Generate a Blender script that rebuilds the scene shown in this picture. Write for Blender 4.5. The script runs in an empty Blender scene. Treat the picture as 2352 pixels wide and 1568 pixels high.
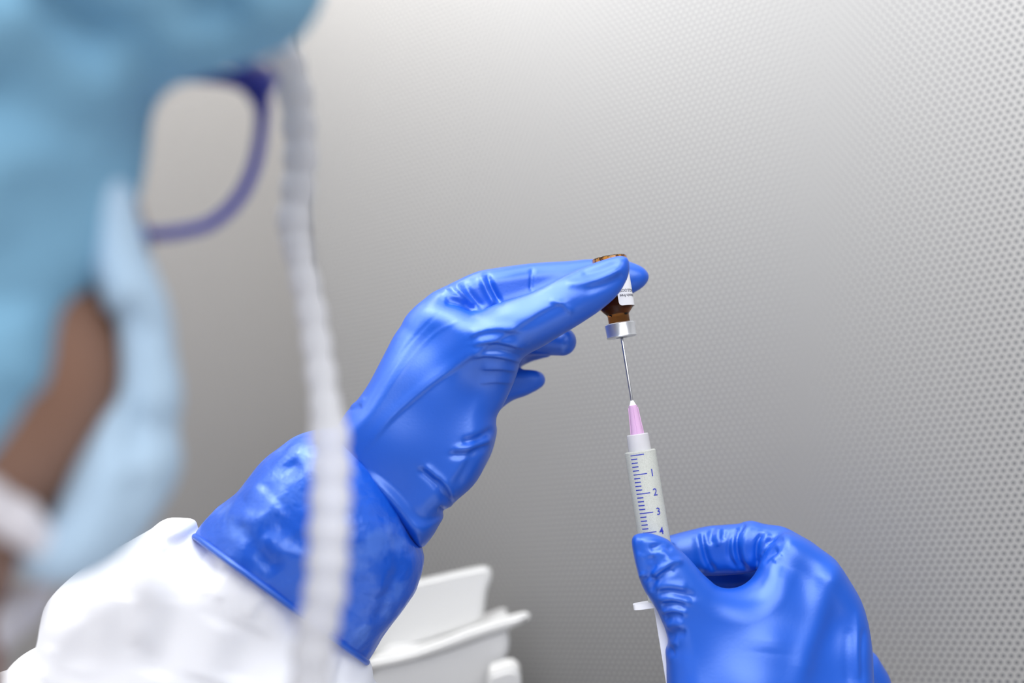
import bpy, bmesh, math, random
import numpy as np
from mathutils import Vector, Matrix

# ------------------------------------------------------------------ camera
S = bpy.context.scene
COL = S.collection
F = 2287.0                      # focal length in pixels of the 2352 wide frame (35 mm on 36 mm)
CX, CY = 1176.0, 784.0
def nrm(v):
    v = np.array(v, float); return v / np.linalg.norm(v)
# world axes written in camera terms (x right, y down, z forward)
ZW = nrm((-2466, -23000, 2287))
XW = np.array((4076, -636, -2287.0)); XW = nrm(XW - ZW * XW.dot(ZW))
YW = np.cross(ZW, XW)
M = np.array([XW, YW, ZW])
CAM = np.array((0.0, 0.0, 1.35))
def W(v):                       # camera-frame metres -> world
    v = np.asarray(v, float)
    return v @ M.T + CAM
def P(px, py, z):
    return Vector(W(((px - CX) * z / F, (py - CY) * z / F, z)))

cd = bpy.data.cameras.new('camera'); cam = bpy.data.objects.new('camera', cd); COL.objects.link(cam)
r_, u_, b_ = M @ (1, 0, 0), M @ (0, -1, 0), M @ (0, 0, -1)
mw = Matrix.Identity(4)
for i in range(3):
    mw[i][0], mw[i][1], mw[i][2], mw[i][3] = r_[i], u_[i], b_[i], CAM[i]
cam.matrix_world = mw
cd.sensor_width = 36; cd.lens = 35.0; cd.clip_start = 0.01
cd.dof.use_dof = True; cd.dof.focus_distance = 0.4475; cd.dof.aperture_fstop = 2.5
S.camera = cam

# ------------------------------------------------------------------ light
wd = bpy.data.worlds.new('world'); S.world = wd; wd.use_nodes = True
_n = wd.node_tree; _tc = _n.nodes.new('ShaderNodeTexCoord'); _sp = _n.nodes.new('ShaderNodeSeparateXYZ'); _cr = _n.nodes.new('ShaderNodeValToRGB')
_n.links.new(_tc.outputs['Generated'], _sp.inputs[0]); _mr = _n.nodes.new('ShaderNodeMapRange'); _mr.inputs[1].default_value = -1; _mr.inputs[2].default_value = 1
_n.links.new(_sp.outputs['Z'], _mr.inputs[0]); _n.links.new(_mr.outputs[0], _cr.inputs[0]); _n.links.new(_cr.outputs[0], _n.nodes['Background'].inputs[0])
_cr.color_ramp.elements[0].color = (0.30, 0.31, 0.35, 1); _cr.color_ramp.elements[0].position = 0.25
_cr.color_ramp.elements[1].color = (0.95, 0.97, 1.0, 1); _cr.color_ramp.elements[1].position = 0.85
_n.nodes['Background'].inputs[1].default_value = 0.55
def area(name, loc, target, sx, sy, power, color=(1, 1, 1)):
    l = bpy.data.lights.new(name, 'AREA'); l.shape = 'RECTANGLE'; l.size = sx; l.size_y = sy
    l.energy = power; l.color = color
    o = bpy.data.objects.new(name, l); COL.objects.link(o); o.location = loc
    d = Vector(target) - Vector(loc); o.rotation_euler = d.to_track_quat('-Z', 'Y').to_euler()
    return o
LT = [
 area('cabinet_lamp', W((-0.08, -0.62, 0.50)), W((-0.02, 0.0, 0.54)), 0.8, 0.35, 2.5, (1.0, 0.99, 0.97)),
 area('room_lamp', W((-0.50, -0.98, -0.05)), W((0.0, 0.05, 0.45)), 1.3, 1.0, 23, (0.97, 0.98, 1.0)),
 area('side_wall_fill', W((-0.20, -0.42, 0.55)), W((-0.36, -0.12, 0.60)), 0.5, 0.12, 1.2, (1.0, 0.98, 0.95)),  # added fill light, brightens the upper part of the left wall
 area('ceiling_lamp', W((0.28, -0.62, -0.58)), W((0.0, 0.1, 0.45)), 1.1, 0.7, 10, (0.98, 0.98, 1.0)),
]
S.view_settings.view_transform = 'Standard'; S.view_settings.look = 'None'
S.view_settings.gamma = 1.0; S.view_settings.exposure = 0.0
S.view_settings.use_curve_mapping = False

# ------------------------------------------------------------------ materials
def mat(name, col=(0.8, 0.8, 0.8), rough=0.5, metal=0.0, spec=0.5, trans=0.0, ior=1.45, coat=0.0, coat_r=0.1,
        sheen=0.0, alpha=1.0, sss=0.0, bump=None, var=None):
    m = bpy.data.materials.new(name); m.use_nodes = True
    nt = m.node_tree; b = nt.nodes['Principled BSDF']; I = b.inputs
    I['Base Color'].default_value = (*col, 1); I['Roughness'].default_value = rough
    I['Metallic'].default_value = metal; I['Specular IOR Level'].default_value = spec
    I['Transmission Weight'].default_value = trans; I['IOR'].default_value = ior
    I['Coat Weight'].default_value = coat; I['Coat Roughness'].default_value = coat_r
    I['Sheen Weight'].default_value = sheen; I['Sheen Roughness'].default_value = 0.35; I['Sheen Tint'].default_value = (0.72, 0.78, 1, 1); I['Alpha'].default_value = alpha
    if sss:
        I['Subsurface Weight'].default_value = sss; I['Subsurface Radius'].default_value = (0.004, 0.004, 0.004)
    tc = nt.nodes.new('ShaderNodeTexCoord')
    if bump:
        n = nt.nodes.new('ShaderNodeTexNoise'); n.inputs['Scale'].default_value = bump[0]; n.inputs['Detail'].default_value = 4
        bp = nt.nodes.new('ShaderNodeBump'); bp.inputs['Strength'].default_value = bump[1]; bp.inputs['Distance'].default_value = bump[2]
        nt.links.new(tc.outputs['Object'], n.inputs['Vector']); nt.links.new(n.outputs['Fac'], bp.inputs['Height'])
        nt.links.new(bp.outputs['Normal'], I['Normal'])
    if var:                     # (scale, colour2, lo, hi)
        n = nt.nodes.new('ShaderNodeTexNoise'); n.inputs['Scale'].default_value = var[0]; n.inputs['Detail'].default_value = 5
        r = nt.nodes.new('ShaderNodeMapRange'); r.inputs[1].default_value = var[2]; r.inputs[2].default_value = var[3]
        mx = nt.nodes.new('ShaderNodeMix'); mx.data_type = 'RGBA'
        mx.inputs[6].default_value = (*col, 1); mx.inputs[7].default_value = (*var[1], 1)
        nt.links.new(tc.outputs['Object'], n.inputs['Vector']); nt.links.new(n.outputs['Fac'], r.inputs[0])
        nt.links.new(r.outputs[0], mx.inputs[0]); nt.links.new(mx.outputs[2], I['Base Color'])
    return m

GLOVE = mat('blue_nitrile', (0.0, 0.080, 0.54), rough=0.37, spec=1.0, ior=1.68, sheen=0.03, bump=(900, 0.12, 0.0003))
CUFFM = mat('blue_nitrile_cuff', (0.0, 0.084, 0.59), rough=0.32, spec=1.0, ior=1.68, sheen=0.05, bump=(90, 0.35, 0.003), var=(55, (0.05, 0.16, 0.68), 0.55, 0.66))
for _m in (GLOVE, CUFFM): _m.node_tree.nodes['Principled BSDF'].inputs['Specular Tint'].default_value = (0.50, 0.68, 1.0, 1)
WHITEFAB = mat('white_coverall', (0.90, 0.92, 0.97), rough=0.65, bump=(600, 0.1, 0.0004), spec=0.3)
SKIN = mat('brown_skin', (0.26, 0.14, 0.095), rough=0.55)
CAPM = mat('blue_cap_fabric', (0.22, 0.44, 0.62), rough=0.85, spec=0.2)
MASKM = mat('pale_blue_mask', (0.44, 0.59, 0.74), rough=0.8, spec=0.2)
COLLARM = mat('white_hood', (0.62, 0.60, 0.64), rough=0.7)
STRAPM = mat('white_strap', (0.75, 0.72, 0.76), rough=0.7)
RIMM = mat('navy_rim', (0.03, 0.035, 0.30), rough=0.3)
LENSM = mat('lens_glass', (1, 1, 1), rough=0.0, trans=1.0, ior=1.02)
STEEL = mat('needle_steel', (0.62, 0.63, 0.66), rough=0.22, metal=1.0)
ALU = mat('aluminium', (0.80, 0.82, 0.86), rough=0.3, metal=0.9)
AMBER = mat('amber_glass', (0.22, 0.085, 0.02), rough=0.02, trans=1.0, ior=1.25)
AMBERS = mat('amber_base_glass', (0.95, 0.42, 0.08), rough=0.05, trans=0.6, var=(700, (0.15, 0.05, 0.01), 0.5, 0.6))
CLEARG = mat('clear_glass_edge', (0.75, 0.7, 0.64), rough=0.05, trans=0.85, ior=1.4)
LABELM = mat('white_label', (0.80, 0.81, 0.86), rough=0.5)
INK = mat('grey_ink', (0.10, 0.10, 0.13), rough=0.6)
BLUEINK = mat('blue_ink', (0.02, 0.035, 0.42), rough=0.5)
RUBBER = mat('grey_rubber', (0.16, 0.17, 0.18), rough=0.5)
HUB = mat('pink_hub', (0.80, 0.52, 0.80), rough=0.25, trans=0.25, ior=1.2)
HUBTIP = mat('white_glue', (0.9, 0.9, 0.9), rough=0.35)
LUER = mat('clear_luer', (0.86, 0.86, 0.90), rough=0.18, trans=0.45, ior=1.2)
BARREL = mat('frosted_barrel', (0.86, 0.88, 0.84), rough=0.35, trans=0.5, ior=1.12, bump=(2500, 0.35, 0.0004), var=(2600, (0.70, 0.72, 0.68), 0.45, 0.65))
PLUNG = mat('white_plunger', (0.84, 0.85, 0.90), rough=0.4)
TUBM = mat('white_plastic', (0.68, 0.68, 0.67), rough=0.5)
TUBB = mat('white_plastic_body', (0.60, 0.60, 0.60), rough=0.5)
STRIP = mat('translucent_strip', (0.66, 0.66, 0.69), rough=0.4, alpha=0.74)

# ------------------------------------------------------------------ object helpers
def link(name, me, m, parent=None, **props):
    o = bpy.data.objects.new(name, me); COL.objects.link(o)
    if m and not me.materials: me.materials.append(m)
    if parent: o.parent = parent
    for k, v in props.items(): o[k] = v
    return o
def mesh(name, V, Fc, smooth=True):
    me = bpy.data.meshes.new(name); me.from_pydata([tuple(v) for v in V], [], [tuple(f) for f in Fc]); me.update()
    if smooth: me.polygons.foreach_set('use_smooth', [True] * len(me.polygons))
    return me
def thing(name, loc, label, cat, group=None):
    o = bpy.data.objects.new(name, None); COL.objects.link(o); o.location = loc
    o.empty_display_size = 0.01
    o['label'] = label; o['category'] = cat
    if group: o['group'] = group
    return o
def adopt(o, parent):           # parent keeping world placement (mesh data is in world coordinates)
    o.parent = parent
    o.matrix_parent_inverse = Matrix.Translation(-Vector(parent.location))
    return o
def lathe(prof, A, D, n=64, caps=True, twist=None):
    """revolve (t, r) in metres about the axis A + t D"""
    D = Vector(D).normalized(); A = Vector(A)
    U = D.cross(Vector(W((0, 0, 1)) - W((0, 0, 0)))).normalized(); V_ = D.cross(U)   # U lies across the picture, V_ along depth
    V, Fc = [], []
    for t, r in prof:
        for k in range(n):
            a = 2 * math.pi * k / n
            V.append(A + D * t + (U * math.cos(a) + V_ * math.sin(a)) * r)
    for i in range(len(prof) - 1):
        for k in range(n):
            k2 = (k + 1) % n
            Fc.append((i * n + k, i * n + k2, (i + 1) * n + k2, (i + 1) * n + k))
    if caps:
        Fc.append(tuple(range(n - 1, -1, -1))); Fc.append(tuple(range((len(prof) - 1) * n, len(prof) * n)))
    return V, Fc
def fix(me):
    bm = bmesh.new(); bm.from_mesh(me); bmesh.ops.recalc_face_normals(bm, faces=bm.faces); bm.to_mesh(me); bm.free(); return me
def autosmooth(me, ang=35):
    me.polygons.foreach_set('use_smooth', [True] * len(me.polygons)); me.set_sharp_from_angle(angle=math.radians(ang)); return me
def tube(path, radii, n=16, closed=False):
    pts = [Vector(p) for p in path]; N = len(pts); V, Fc = [], []
    prev = None
    for i, p in enumerate(pts):
        a = pts[(i - 1) % N] if closed or i > 0 else p
        b = pts[(i + 1) % N] if closed or i < N - 1 else p
        t = (b - a).normalized()
        u = t.orthogonal().normalized() if prev is None else (prev - t * prev.dot(t)).normalized()
        prev = u; v = t.cross(u)
        r = radii[i] if hasattr(radii, '__len__') else radii
        for k in range(n):
            an = 2 * math.pi * k / n; V.append(p + (u * math.cos(an) + v * math.sin(an)) * r)
    for i in range(N if closed else N - 1):
        j = (i + 1) % N
        for k in range(n):
            k2 = (k + 1) % n; Fc.append((i * n + k, i * n + k2, j * n + k2, j * n + k))
    if not closed:
        Fc.append(tuple(range(n - 1, -1, -1))); Fc.append(tuple(range((N - 1) * n, N * n)))
    return V, Fc

# ------------------------------------------------------------------ implicit surfaces (millimetres, camera-frame axes)
def catmull(pts, n=6, closed=True):
    p = np.array(pts, float); N = len(p); out = []
    for i in range(N if closed else N - 1):
        if closed: a, b, c, d = p[(i - 1) % N], p[i], p[(i + 1) % N], p[(i + 2) % N]
        else: a, b, c, d = p[max(i - 1, 0)], p[i], p[i + 1], p[min(i + 2, N - 1)]
        for k in range(n):
            t = k / n
            out.append(0.5 * ((2 * b) + (-a + c) * t + (2 * a - 5 * b + 4 * c - d) * t * t + (-a + 3 * b - 3 * c + d) * t ** 3))
    if not closed: out.append(p[-1])
    return np.array(out)
def segdist(X, Y, poly, closed=True):
    d = np.full(X.shape, 1e9); N = len(poly)
    for i in range(N if closed else N - 1):
        a, b = poly[i], poly[(i + 1) % N]; e = b - a; L = e.dot(e) + 1e-12
        t = np.clip(((X - a[0]) * e[0] + (Y - a[1]) * e[1]) / L, 0, 1)
        d = np.minimum(d, (X - a[0] - t * e[0]) ** 2 + (Y - a[1] - t * e[1]) ** 2)
    return np.sqrt(d)
def inside(X, Y, poly):
    c = np.zeros(X.shape, bool); N = len(poly)
    for i in range(N):
        x1, y1 = poly[i]; x2, y2 = poly[(i + 1) % N]
        if y1 == y2: continue
        m = ((y1 > Y) != (y2 > Y)) & (X < (x2 - x1) * (Y - y1) / (y2 - y1) + x1)
        c ^= m
    return c
def blur2(A, s):
    n = int(3 * s) + 1; k = np.exp(-0.5 * (np.arange(-n, n + 1) / s) ** 2); k /= k.sum()
    Ap = np.pad(A, n, mode='edge')
    B = sum(k[i] * Ap[i:i + A.shape[0], :] for i in range(2 * n + 1))
    return sum(k[i] * B[:, i:i + A.shape[1]] for i in range(2 * n + 1))
class Slab:
    """a rounded body with a given outline: ctrl = (px, py, z mm, half thickness mm)"""
    def __init__(s, outline, ctrl, R, h=0.7, sm=2.0, pad=26, curve=5):
        s.c = np.array(ctrl, float); s.R = R
        pl = catmull(outline, curve) if curve > 1 else np.array(outline, float)
        z, _ = s.zt_px(pl[:, 0], pl[:, 1])
        s.poly = np.stack([(pl[:, 0] - CX) * z / F, (pl[:, 1] - CY) * z / F], 1)
        s.lo = s.poly.min(0) - pad; s.hi = s.poly.max(0) + pad; s.h = h
        xs = np.arange(s.lo[0], s.hi[0], h); ys = np.arange(s.lo[1], s.hi[1], h)
        X, Y = np.meshgrid(xs, ys, indexing='ij')
        d = segdist(X, Y, s.poly); d = np.where(inside(X, Y, s.poly), -d, d)
        db = blur2(d, sm / h); w = np.clip(-d / (2.5 * sm), 0, 1)
        s.D = d * (1 - w) + db * w
        # control points in metric
        s.cm = np.stack([(s.c[:, 0] - CX) * s.c[:, 2] / F, (s.c[:, 1] - CY) * s.c[:, 2] / F], 1)
        s.pw = 1.6
        Zc, Tc = s.zt(X, Y); s.Zc, s.Tc = blur2(Zc, 5 / h), blur2(Tc, 5 / h)
        s.blo = np.array([*(s.poly.min(0)), (s.c[:, 2] - s.c[:, 3]).min()]); s.bhi = np.array([*(s.poly.max(0)), (s.c[:, 2] + s.c[:, 3]).max()])
    def zt_px(s, x, y):
        w = 1 / (((x[..., None] - s.c[:, 0]) ** 2 + (y[..., None] - s.c[:, 1]) ** 2) + 60) ** 1.3
        w /= w.sum(-1, keepdims=True); return w @ s.c[:, 2], w @ s.c[:, 3]
    def zt(s, X, Y):
        w = 1 / (((X[..., None] - s.cm[:, 0]) ** 2 + (Y[..., None] - s.cm[:, 1]) ** 2) + 4) ** 1.3
        w /= w.sum(-1, keepdims=True); return w @ s.c[:, 2], w @ s.c[:, 3]
    def samp(s, X, Y):
        u = np.clip((X - s.lo[0]) / s.h, 0, s.D.shape[0] - 1.001); v = np.clip((Y - s.lo[1]) / s.h, 0, s.D.shape[1] - 1.001)
        i = u.astype(int); j = v.astype(int); a = u - i; b = v - j
        f = lambda A: A[i, j] * (1 - a) * (1 - b) + A[i + 1, j] * a * (1 - b) + A[i, j + 1] * (1 - a) * b + A[i + 1, j + 1] * a * b
        return f(s.D), f(s.Zc), f(s.Tc)
    def __call__(s, X, Y, Z):
        if X.ndim == 3: d, zc, T = s.samp(X[:, :, :1], Y[:, :, :1])
        else: d, zc, T = s.samp(X, Y)
        return np.sqrt(np.maximum(s.R + d, 0) ** 2 + ((Z - zc) * s.R / T) ** 2) - s.R
class Cone:
    """tapered capsule chain: (px, py, z mm, radius mm)"""
    def __init__(s, pts, flat=1.0):
        p = np.array(pts, float)
        s.a = np.stack([(p[:, 0] - CX) * p[:, 2] / F, (p[:, 1] - CY) * p[:, 2] / F, p[:, 2]], 1); s.r = p[:, 3]
        s.blo = (s.a - s.r[:, None]).min(0); s.bhi = (s.a + s.r[:, None]).max(0)
    def __call__(s, X, Y, Z):
        out = None
        for i in range(max(len(s.a) - 1, 1)):
            a = s.a[i]; b = s.a[min(i + 1, len(s.a) - 1)]; e = b - a; L = e.dot(e) + 1e-9
            t = np.clip(((X - a[0]) * e[0] + (Y - a[1]) * e[1] + (Z - a[2]) * e[2]) / L, 0, 1)
            r = s.r[i] + (s.r[min(i + 1, len(s.a) - 1)] - s.r[i]) * t
            d = np.sqrt((X - a[0] - t * e[0]) ** 2 + (Y - a[1] - t * e[1]) ** 2 + (Z - a[2] - t * e[2]) ** 2) - r
            out = d if out is None else smin(out, d, 2.0)
        return out
class Cut:
    """a shape kept on one side of the plane through the sight lines of p and q"""
    def __init__(s, shape, p, q, side):
        s.f = shape; s.blo, s.bhi = shape.blo, shape.bhi
        n = np.cross([(p[0] - CX) / F, (p[1] - CY) / F, 1], [(q[0] - CX) / F, (q[1] - CY) / F, 1]); s.n = n / np.linalg.norm(n) * side
    def __call__(s, X, Y, Z):
        return np.maximum(s.f(X, Y, Z), X * s.n[0] + Y * s.n[1] + Z * s.n[2])
def smin(a, b, k):
    if k <= 0: return np.minimum(a, b)
    h = np.maximum(k - np.abs(a - b), 0) / k
    return np.minimum(a, b) - h * h * k * 0.25
class Union:
    def __init__(s, items):     # [(shape, k)]
        s.it = items
        s.blo = np.min([c.blo for c, _ in items], 0) - 3; s.bhi = np.max([c.bhi for c, _ in items], 0) + 3
    def __call__(s, X, Y, Z):
        out = None
        for c, k in s.it:
            d = c(X, Y, Z); out = d if out is None else smin(out, d, k)
        return out
def nets(fn, h, lo=None, hi=None):
    lo = fn.blo if lo is None else np.array(lo); hi = fn.bhi if hi is None else np.array(hi)
    ax = [np.arange(lo[i] - h, hi[i] + 2 * h, h) for i in range(3)]
    X, Y, Z = np.meshgrid(*ax, indexing='ij')
    G = fn(X, Y, Z); G = np.broadcast_to(G, X.shape).astype(np.float32); del X, Y, Z
    s = G < 0; n = G.shape; c = (n[0] - 1, n[1] - 1, n[2] - 1)
    cnt = np.zeros(c, np.int16); pos = np.zeros(c + (3,), np.float32)
    def sl(o): return tuple(slice(o[i], o[i] + c[i]) for i in range(3))
    cs = [(i, j, k) for i in (0, 1) for j in (0, 1) for k in (0, 1)]
    for a in cs:
        for axis in range(3):
            if a[axis]: continue
            b = list(a); b[axis] = 1; ga, gb = G[sl(a)], G[sl(b)]
            m = s[sl(a)] != s[sl(b)]
            idx = np.nonzero(m); t = ga[idx] / (ga[idx] - gb[idx])
            q = np.empty((len(t), 3), np.float32); q[:] = a; q[:, axis] = t
            pos[idx] += q; cnt[idx] += 1
    cell = np.nonzero(cnt); V = pos[cell] / cnt[cell][:, None] + np.stack(cell, 1)
    V = V * h + np.array([a[0] for a in ax])
    idm = np.full(c, -1, np.int64); idm[cell] = np.arange(len(V)); Q = []
    for axis in range(3):
        o1, o2 = [(1, 2), (2, 0), (0, 1)][axis]
        e0 = [slice(1, n[i] - 1) for i in range(3)]; e0[axis] = slice(0, n[axis] - 1)
        e1 = list(e0); e1[axis] = slice(1, n[axis])
        A, B = s[tuple(e0)], s[tuple(e1)]; I = np.nonzero(A != B)
        base = [I[0] + 1, I[1] + 1, I[2] + 1]; base[axis] = base[axis] - 1
        def cc(d1, d2):
            q = [base[0], base[1], base[2]]; q[o1] = q[o1] - d1; q[o2] = q[o2] - d2; return idm[tuple(q)]
        q = np.stack([cc(1, 1), cc(0, 1), cc(0, 0), cc(1, 0)], 1)
        fl = ~A[I]; q[fl] = q[fl][:, ::-1]; Q.append(q)
    return V.astype(float), np.concatenate(Q)
def grad(fn, V, e=0.35):
    X, Y, Z = V.T
    g = np.stack([fn(X + e, Y, Z) - fn(X - e, Y, Z), fn(X, Y + e, Z) - fn(X, Y - e, Z), fn(X, Y, Z + e) - fn(X, Y, Z - e)], 1) / (2 * e)
    return g
def laplace(V, Q, it, f=0.5):
    E = np.concatenate([Q[:, [0, 1]], Q[:, [1, 2]], Q[:, [2, 3]], Q[:, [3, 0]]])
    for _ in range(it):
        s = np.zeros_like(V); c = np.zeros(len(V))
        for k in range(3):
            s[:, k] = np.bincount(E[:, 0], V[E[:, 1], k], len(V)) + np.bincount(E[:, 1], V[E[:, 0], k], len(V))
        c = np.bincount(E[:, 0], minlength=len(V)) + np.bincount(E[:, 1], minlength=len(V))
        V = V + f * (s / c[:, None] - V)
    return V
def creases(V, Nrm, items, ref):
    """items: (polyline px, width mm, height mm[, sharp]) ; raises or sinks the near side of a surface along a line"""
    add = np.zeros(len(V)); wgt = np.clip(0.25 - Nrm[:, 2] * 1.3, 0, 1)
    for it in items:
        pl, w, a = it[0], it[1], it[2]
        p = catmull(pl, 5, closed=False) if len(pl) > 2 else np.array(pl, float)
        q = np.stack([(p[:, 0] - CX) * ref / F, (p[:, 1] - CY) * ref / F], 1)
        bb0 = q.min(0) - 3.5 * w - 12; bb1 = q.max(0) + 3.5 * w + 12
        m = np.nonzero((V[:, 0] > bb0[0]) & (V[:, 0] < bb1[0]) & (V[:, 1] > bb0[1]) & (V[:, 1] < bb1[1]))[0]
        if not len(m): continue
        x, y = V[m, 0] * ref / V[m, 2], V[m, 1] * ref / V[m, 2]; best = np.full(len(m), 1e9); tt = np.zeros(len(m)); sg = np.zeros(len(m)); N = len(q) - 1
        for i in range(N):
            e = q[i + 1] - q[i]; L = e.dot(e) + 1e-12
            t = np.clip(((x - q[i, 0]) * e[0] + (y - q[i, 1]) * e[1]) / L, 0, 1)
            dx = x - q[i, 0] - t * e[0]; dy = y - q[i, 1] - t * e[1]; d = np.hypot(dx, dy)
            b = d < best; best[b] = d[b]; tt[b] = ((i + t) / N)[b]; sg[b] = np.sign(e[0] * dy - e[1] * dx)[b]
        fade = np.clip(np.minimum(tt, 1 - tt) * 5 + 0.12, 0, 1)
        kind = it[3] if len(it) > 3 else 'g'
        if kind == 'g': f = np.exp(-(best / w) ** 2)
        elif kind == 'v': f = np.exp(-(best / w))
        elif kind == 'step':            # one flank falls off gently, the other abruptly (a fold)
            f = np.where(sg > 0, np.exp(-(best / w) ** 2), np.exp(-(best / (0.3 * w)) ** 2))
        add[m] += a * f * fade
    return add * wgt
def noise3(V, sc, seed):
    rng = np.random.RandomState(seed); out = np.zeros(len(V))
    for _ in range(7):
        k = rng.normal(size=3) * sc; out += np.sin(V @ k + rng.rand() * 6.28)
    return out / 7 ** 0.5
def implicit(name, fn, h, m, folds=(), ref=450.0, it=2, extra=None, lo=None, hi=None, sub=0):
    V, Q = nets(fn, h, lo, hi)
    V = laplace(V, Q, it, 0.5)
    g = grad(fn, V); gl = np.linalg.norm(g, axis=1) + 1e-6
    v = fn(*V.T); V = V - (np.clip(v / gl, -h, h) / gl)[:, None] * g
    V = laplace(V, Q, 1, 0.35)
    N = g / gl[:, None]
    if folds or extra is not None:
        a = creases(V, N, folds, ref) if folds else np.zeros(len(V))
        if extra is not None: a = a + extra(V, N)
        V = V + N * a[:, None]; V = laplace(V, Q, 1, 0.25)
    me = mesh(name, W(V / 1000), Q[:, ::-1] if False else Q)
    bm = bmesh.new(); bm.from_mesh(me)
    bmesh.ops.recalc_face_normals(bm, faces=bm.faces); bm.to_mesh(me); bm.free()
    o = link(name, me, m)
    if sub:
        md = o.modifiers.new('smooth', 'SUBSURF'); md.levels = 0; md.render_levels = sub
    return o

# ------------------------------------------------------------------ the setting: steel cabinet
yW = (P(2280, 784, 0.53)).y                      # plane of the perforated back wall
def on_wall(px, py, y=yW):
    d = W(((px - CX) / F, (py - CY) / F, 1.0)) - CAM; t = (y - CAM[1]) / d[1]; return CAM + d * t
xC = on_wall(706, 520)[0]
FL = 0.955                                       # the work surface, below the picture
def down_to(px, z, level=FL):                    # picture row where depth z meets that height
    y = 1600.0
    for _ in range(20): y += (P(px, y, z).z - level) * F / z
    return y
def wall_mat():
    m = bpy.data.materials.new('perforated_steel'); m.use_nodes = True; nt = m.node_tree; N = nt.nodes; L = nt.links
    b = N['Principled BSDF']; tc = N.new('ShaderNodeTexCoord')
    p = 0.00382
    def lattice(off):
        mp = N.new('ShaderNodeMapping'); mp.inputs['Scale'].default_value = (1 / p, 0, 1 / (p * 1.7320508)); mp.inputs['Location'].default_value = (off, 0, off)
        L.new(tc.outputs['Object'], mp.inputs[0])
        fr = N.new('ShaderNodeVectorMath'); fr.operation = 'FRACTION'; L.new(mp.outputs[0], fr.inputs[0])
        sb = N.new('ShaderNodeVectorMath'); sb.operation = 'SUBTRACT'; sb.inputs[1].default_value = (0.5, 0, 0.5); L.new(fr.outputs[0], sb.inputs[0])
        ml = N.new('ShaderNodeVectorMath'); ml.operation = 'MULTIPLY'; ml.inputs[1].default_value = (1, 0, 1.7320508); L.new(sb.outputs[0], ml.inputs[0])
        ln = N.new('ShaderNodeVectorMath'); ln.operation = 'LENGTH'; L.new(ml.outputs[0], ln.inputs[0]); return ln.outputs['Value']
    mn = N.new('ShaderNodeMath'); mn.operation = 'MINIMUM'; L.new(lattice(0), mn.inputs[0]); L.new(lattice(0.5), mn.inputs[1])
    mr = N.new('ShaderNodeMapRange'); mr.inputs[1].default_value = 0.22; mr.inputs[2].default_value = 0.27; L.new(mn.outputs[0], mr.inputs[0])
    mx = N.new('ShaderNodeMix'); mx.data_type = 'RGBA'; mx.inputs[6].default_value = (0.11, 0.115, 0.125, 1); mx.inputs[7].default_value = (0.36, 0.355, 0.348, 1)
    L.new(mr.outputs[0], mx.inputs[0]); L.new(mx.outputs[2], b.inputs['Base Color'])
    b.inputs['Metallic'].default_value = 0.4; b.inputs['Roughness'].default_value = 0.5
    return m
WALLM = wall_mat()
SIDEM = mat('brushed_steel', (0.47, 0.455, 0.44), rough=0.38, metal=0.7)
def box(name, a, b, m, parent=None, bev=0, **pr):
    bm = bmesh.new(); bmesh.ops.create_cube(bm, size=1)
    a, b = Vector(a), Vector(b)
    for v in bm.verts: v.co = Vector(((a[i] + b[i]) / 2 + v.co[i] * abs(b[i] - a[i]) for i in range(3)))
    if bev: bmesh.ops.bevel(bm, geom=bm.edges, offset=bev, segments=3, affect='EDGES')
    me = bpy.data.meshes.new(name); bm.to_mesh(me); bm.free()
    return link(name, me, m, parent, **pr)
box('wall_back', (xC, yW, FL - 0.05), (xC + 1.5, yW + 0.004, 1.95), WALLM, kind='structure')
box('wall_left', (xC - 0.02, yW - 0.95, FL - 0.05), (xC - 0.0005, yW + 0.004, 1.95), SIDEM, kind='structure')
box('trim_1', (xC, yW - 0.0025, FL), (xC + 0.0028, yW, 1.95), mat('dark_joint', (0.12, 0.12, 0.12), rough=0.5), kind='structure')
box('floor', (xC, yW - 0.75, FL - 0.03), (xC + 1.5, yW, FL), SIDEM, kind='structure')

# ------------------------------------------------------------------ vial and syringe share one axis
A0 = P(1398.5, 590, 0.4565); A1 = P(1526, 1383, 0.4415)
AX = (A1 - A0).normalized()
AL = (A1 - A0).length
def T(py): return AL * (py - 590) / (1383 - 590)
Uc = AX.cross(Vector(W((0, 0, 1)) - W((0, 0, 0)))).normalized()
if Uc.dot(Vector(M @ (1, 0, 0))) < 0: Uc = -Uc
Vc = AX.cross(Uc).normalized()
if Vc.dot(Vector(M @ (0, 0, 1))) > 0: Vc = -Vc          # Vc points to the camera
def on_axis(t, r, th):                                  # th: 0 faces the camera, + to the right
    return A0 + AX * t + (Uc * math.sin(th) + Vc * math.cos(th)) * r
def part_lathe(name, prof, m, parent, n=64, caps=True, ang=30):
    V, Fc = lathe(prof, A0, AX, n, caps); me = fix(mesh(name, V, Fc)); autosmooth(me, ang)
    o = link(name, me, m); adopt(o, parent); return o
def wrapped_text(txt, size, bold=0.0):
    cu = bpy.data.curves.new('text', 'FONT'); cu.body = txt; cu.size = size; cu.offset = bold; cu.resolution_u = 3
    ob = bpy.data.objects.new('text', cu); COL.objects.link(ob)
    dg = bpy.context.evaluated_depsgraph_get(); me = bpy.data.meshes.new_from_object(ob.evaluated_get(dg))
    V = [v.co.copy() for v in me.vertices]; Fc = [tuple(p.vertices) for p in me.polygons]
    bpy.data.objects.remove(ob); bpy.data.curves.remove(cu); bpy.data.meshes.remove(me)
    return V, Fc
mm = 0.001
vial = thing('vial', A0, 'small amber glass vial held upside down between blue-gloved thumb and finger', 'vial')
R = 7.95 * mm
tb, ts, tn, tc_ = T(591), T(705), T(727), T(747)
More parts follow.
